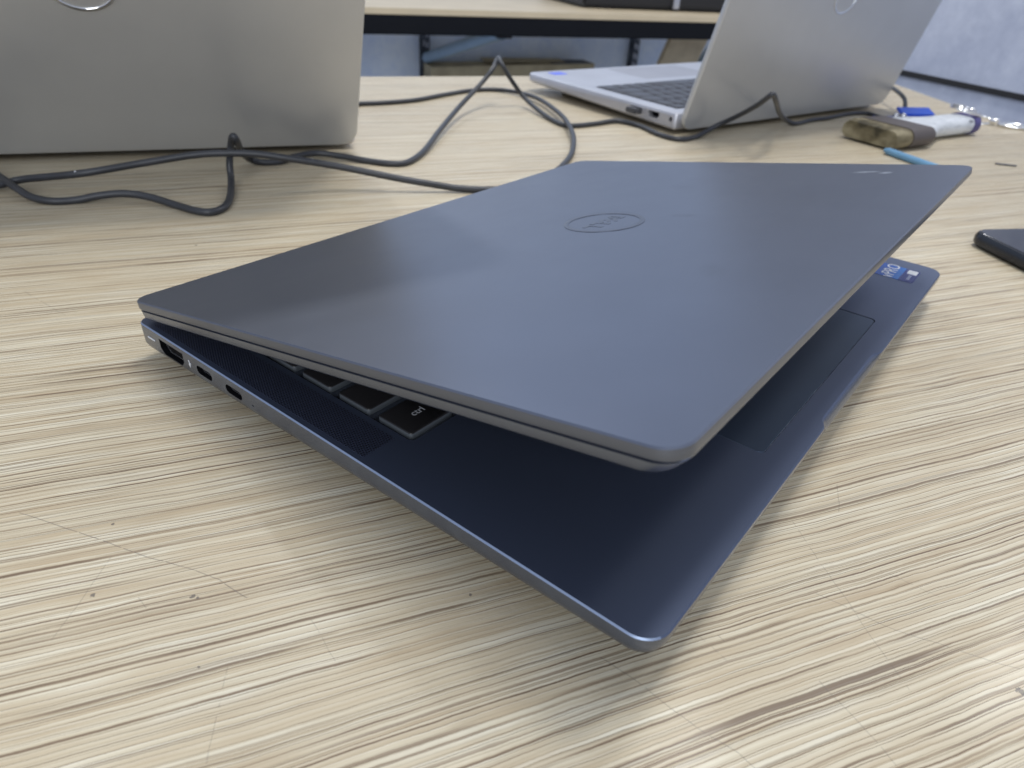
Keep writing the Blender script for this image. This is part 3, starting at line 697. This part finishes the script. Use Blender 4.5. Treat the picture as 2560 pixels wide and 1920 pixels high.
def bar_between(name, p0, p1, r, mat, parent, flat=None):
    return link(name, finish(tube([p0, p1], r, 16), name), mat, parent)
for i, (a0, a1) in enumerate(((0.027, 0.020), (0.7166, 0.7217))):
    bevel_box("upright", (a0 - 0.013, 0.525, -0.70), (a0 + 0.013, 0.549, -0.0125), 0.002, m_post, fb)
    bm = bmesh.new()
    for k in range(16):
        zz = -0.055 - k * 0.028
        box(bm, a0 - 0.007, 0.5215, zz, a0 - 0.002, 0.5248, zz + 0.014); box(bm, a0 + 0.002, 0.5215, zz - .004, a0 + 0.007, 0.5248, zz + 0.010)
    link("slots", finish(bm, "slots"), simple("bright_zinc", (0.35, 0.37, 0.42), 0.35, 0.8), fb)["kind"] = "stuff"
bar_between("brace", (0.029, 0.512, -0.168), (0.075, 0.045, -0.048), 0.016, m_brace, fb)
bevel_box("brace_bracket", (0.060, 0.028, -0.058), (0.095, 0.060, -0.050), 0.001, m_black, fb)
def bench_thing(name, label, cat, a, b, z, rz=0.0):
    v = gp(0.6 + a, F0 + b, z); return thing(name, label, cat, v, GR + rz)
pl_ = bench_thing("leaning_board", "tan board leaning at a slant under the far bench", "board", 0.65, 0.225, -0.14)
bm = bmesh.new(); pts = [(0.0135 - 0.27, -0.61), (0.13 - 0.27, -0.61), (0.1396, 0.12), (0.018, 0.12)]
lo = [bm.verts.new((x - 0.0, 0.0, z)) for x, z in pts]; hi = [bm.verts.new((x, 0.018, z)) for x, z in pts]
bm.faces.new(lo); bm.faces.new(list(reversed(hi)))
for i in range(4):
    j = (i + 1) % 4; bm.faces.new((lo[j], lo[i], hi[i], hi[j]))
link("panel", finish(bm, "panel"), simple("tan_board", (0.42, 0.36, 0.25), 0.6, var=0.1), pl_)
pb = bench_thing("leaning_pipe", "pale blue steel pipe leaning beside the tan board under the far bench", "pipe", 0.76, 0.29, -0.15)
bar_between("tube", (-0.36, 0, -0.59), (0.155, 0.035, 0.13), 0.011, simple("pale_blue_steel", (0.30, 0.42, 0.55), 0.3, 0.5), pb)
m_card = simple("brown_card", (0.34, 0.30, 0.20), 0.75, var=0.15, vscale=25)
ct = bench_thing("carton", "tall dull brown carton with an open dark flap under the far bench", "carton", 0.29, 0.47, -0.75)
bm = bmesh.new(); box(bm, -0.27, -0.03, 0, 0.24, 0.05, 0.568)
for v in bm.verts:
    if v.co.z > .5: v.co.z += 0.010 * (v.co.x + 0.28) / 0.5
link("carton_body", finish(bm, "carton_body"), m_card, ct)
bm = bmesh.new(); box(bm, 0.10, -0.028, 0.5765, 0.235, 0.048, 0.5785); link("opening_shade", finish(bm, "opening_shade"), m_black, ct)  # black sheet on the closed box, painted as the shade inside
bm = bmesh.new(); box(bm, 0, 0, 0, 0.25, 0.05, 0.002); link("flap", finish(bm, "flap"), m_card, ct, (-0.1, 0.0, 0.577), (R(4), 0, R(-3)))
eq = bench_thing("equipment_case", "low black equipment case standing on the far bench", "case", 0.32, 0.135, 0.0, R(-3))
bevel_box("case_body", (0.0, 0.0, 0.004), (0.80, 0.30, 0.09), 0.006, m_black, eq)
for x in (0.05, 0.40, 0.72): bevel_box("foot", (x, 0.01, 0.0), (x + 0.03, 0.04, 0.004), 0.001, m_rubber, eq)
bevel_box("latch", (0.245, -0.010, 0.006), (0.262, 0.0, 0.03), 0.001, m_steel, eq)


# ------------------------------------------------------------------ brush, key ring, clip, phone, pen, pin

# paint brush
ba = R(-20); bo = Vector((0.6100, -0.0880, 0))
br = thing("paint_brush", "flat paint brush with tan bristles, dark ferrule and white paint-marked handle", "brush", bo, ba)
m_ferr = simple("dull_brown_ferrule", (0.105, 0.090, 0.085), 0.5, 0.3)
def bristle_mat():
    a = NT("tan_bristle"); c = a.coord(); n = a.noise(a.mapping(c, scale=(30, 60, 90)), 1.0, 3)
    a.l(a.ramp(n, [(0.34, (0.045, 0.038, 0.02)), (0.48, (0.15, 0.125, 0.07)), (0.70, (0.32, 0.28, 0.18))]), a.b.inputs['Base Color'])
    a.b.inputs['Roughness'].default_value = 0.7; return a.m
bm = bmesh.new()
def pill(x, hw, hz, zc, r, seg=6): return [(x, p[0], p[1]) for p in rrect(-hw, zc - hz, hw, zc + hz, r, seg)]
loft(bm, [pill(0.004, 0.0275, 0.0070, 0.0092, 0.0068), pill(0.012, 0.0295, 0.0083, 0.0092, 0.0082), pill(0.028, 0.0295, 0.0078, 0.0092, 0.0077)])
bc = link("bristles", finish(bm, "bristles"), bristle_mat(), br)
bm = bmesh.new()
for i in range(2600):
    yy = random.uniform(-1, 1); zz = random.uniform(-1, 1)
    if abs(yy) > 0.8 and (abs(yy) - 0.8) ** 2 / 0.04 + zz * zz > 1: continue
    y = yy * 0.0292; z = 0.0092 + zz * 0.0079; e = random.gauss(0, 0.0016)
    tip = Vector((-0.0005 + random.random() * 0.0055 + 0.003 * (abs(zz) ** 3), y * 0.985 + e, min(max(z + random.gauss(0, 0.0006), 0.0006), 0.018)))
    root_ = Vector((0.022, y * 0.95, z)); wv = 0.00022
    v = [bm.verts.new(root_ + Vector((0, -wv, 0))), bm.verts.new(root_ + Vector((0, wv, 0))), bm.verts.new(root_ + Vector((0, 0, wv * 1.6))), bm.verts.new(tip)]
    for f in ((0, 1, 3), (1, 2, 3), (2, 0, 3)): bm.faces.new([v[q] for q in f])
hr = link("bristle_tips", finish(bm, "bristle_tips"), bc.data.materials[0], bc); hr["kind"] = "stuff"
bm = bmesh.new()
loft(bm, [pill(0.024, 0.0305, 0.0086, 0.0092, 0.0085), pill(0.052, 0.0305, 0.0084, 0.0092, 0.0083), pill(0.058, 0.0298, 0.0078, 0.0092, 0.0077)])
link("ferrule", finish(bm, "ferrule"), m_ferr, br)
bm = bmesh.new()
hs = [(0.057, 0.0255, 0.0070), (0.066, 0.0245, 0.0072), (0.078, 0.0195, 0.0076), (0.090, 0.0150, 0.0078), (0.103, 0.0135, 0.0080), (0.127, 0.0140, 0.0080), (0.148, 0.0140, 0.0078), (0.154, 0.0125, 0.0066), (0.156, 0.0100, 0.0045)]
loft(bm, [pill(x, hw, hz, 0.0092 , hz * 0.9) for x, hw, hz in hs])
a = NT("white_paint_worn"); c = a.coord(); n = a.noise(a.mapping(c, scale=(60, 220, 200)), 1.0, 4, 0.7)
a.l(a.ramp(n, [(0.33, (0.14, 0.14, 0.16)), (0.40, (0.56, 0.59, 0.62)), (0.6, (0.68, 0.71, 0.74))]), a.b.inputs['Base Color']); a.b.inputs['Roughness'].default_value = 0.35
link("handle", finish(bm, "handle"), a.m, br)
bm = bmesh.new()
loft(bm, [pill(0.150, 0.0150, 0.0086, 0.0092, 0.0080), pill(0.159, 0.0150, 0.0086, 0.0092, 0.0080)])
link("purple_band", finish(bm, "purple_band"), simple("purple_rubber", (0.075, 0.065, 0.20), 0.45), br)

def torus(R0, r, n=40, s=10, sy=1.0, twist=0.0):
    P = [(R0 * math.cos(2 * math.pi * i / n), R0 * sy * math.sin(2 * math.pi * i / n), twist * math.sin(4 * math.pi * i / n)) for i in range(n)]
    return tube(P, r, s, closed=True)
kr = tag(link("key_ring", finish(torus(0.0155, 0.0012, 48, 8, 0.85), "key_ring", 60), m_chrome, None, (0.7560, -0.1385, 0.0205), (R(8), R(10), ba)),
         "round steel split ring resting on the end of the brush handle", "ring")
link("inner_coil", finish(torus(0.0148, 0.0011, 48, 8, 0.85), "inner_coil", 60), m_chrome, kr, (0, 0, 0.0021), (R(3), 0, 0))
ch = thing("snap_hook", "bright steel snap hook with links lying right of the brush handle", "hook", (0.8330, -0.1665, 0), R(-80))
link("hook_loop", finish(torus(0.0130, 0.0017, 40, 10, 0.5), "hook_loop", 60), m_chrome, ch, (0.010, 0, 0.0022), (R(4), 0, 0))
link("swivel", finish(tube([(-0.006, 0, 0.004), (-0.010, 0, 0.004), (-0.012, 0, 0.004)], lambda t: 0.0035 - 0.001 * t, 14), "swivel"), m_chrome, ch)
link("chain_link", finish(torus(0.0075, 0.0013, 32, 8, 0.7), "chain_link", 60), m_chrome, ch, (-0.018, 0.001, 0.0035), (R(35), 0, R(10)))
link("chain_link", finish(torus(0.0065, 0.0013, 32, 8, 0.7), "chain_link", 60), m_chrome, ch, (-0.026, 0.004, 0.0030), (R(-20), 0, R(30)))
link("end_link", finish(torus(0.0080, 0.0014, 32, 8, 0.8), "end_link", 60), m_chrome, ch, (0.027, 0.000, 0.0026), (R(-12), 0, R(20)))

# blue clip the cable runs into
m_blue = simple("blue_plastic", (0.020, 0.085, 0.52), 0.35)
cl = thing("blue_clip", "bright blue plastic clip with two steel balls, holding the cable end", "clip", (0.7600, -0.0855, 0), R(-50)); cl.scale = (1.25, 1.25, 1.25)
bevel_box("clip_base", (-0.022, -0.008, 0.0), (0.020, 0.009, 0.0025), 0.0008, m_blue, cl)
bm = bmesh.new(); box(bm, 0.0, 0.0, 0.0, 0.028, 0.014, 0.0022); bmesh.ops.bevel(bm, geom=bm.edges[:], offset=0.0007, segments=2, affect='EDGES')
link("clip_jaw", finish(bm, "clip_jaw"), m_blue, cl, (-0.002, -0.001, 0.0040), (R(14), R(-2), 0))
for x in (-0.0085, -0.0022):
    bm = bmesh.new(); bmesh.ops.create_uvsphere(bm, u_segments=20, v_segments=12, radius=0.0026)
    link("steel_ball", finish(bm, "steel_ball", 60), m_steel, cl, (x, -0.003, 0.0048))

# telephone
pa = math.atan2(0.573, -0.819) 
ph = thing("black_phone", "black phone lying at the right edge of the table beside the dark laptop", "phone", (0.3925, -0.2075, 0), R(-40))
m_phone = simple("dark_phone_frame", (0.020, 0.023, 0.030), 0.25, 0.3)
bm = bmesh.new(); PW, PL = 0.074, -0.158
P = lambda i: rrect(0, PL, PW, 0, 0.009, 10, i)
loft(bm, [ring(P(0.003), 0.0008), ring(P(0.0012), 0.0014), ring(P(0.0), 0.0032), ring(P(0.0), 0.0062), ring(P(0.0010), 0.0082), ring(P(0.0018), 0.0086)])
link("phone_body", finish(bm, "phone_body"), m_phone, ph)
link("phone_screen", finish(slab(0.0018, PL + 0.0018, PW - 0.0018, -0.0018, 0.0082, 0.0090, 0.0075, 0.0004, 8), "phone_screen"), m_glass, ph)

pen = thing("blue_stick", "thin light blue plastic stick pointing out from behind the dark laptop lid", "stick", (0.5922, -0.1103, 0.0030), math.atan2(-0.85, -0.53))
link("shaft", finish(tube([(0, 0, 0), (0.004, 0, 0), (0.012, 0, 0), (0.062, 0, 0)], lambda t: 0.0029 * min(1, 0.55 + t * 6), 16), "shaft"), simple("light_blue_plastic", (0.14, 0.30, 0.47), 0.5), pen)
link("cap", finish(tube([(0.062, 0, 0), (0.065, 0, 0)], 0.0028, 16), "cap"), m_blue, pen)
tag(link("metal_pin", finish(tube([(0.6355, -0.1892, 0.0007), (0.6422, -0.2041, 0.0007)], 0.00065, 8), "metal_pin"), m_post), "short dark metal pin lying alone on the wood right of the lid corner", "pin")
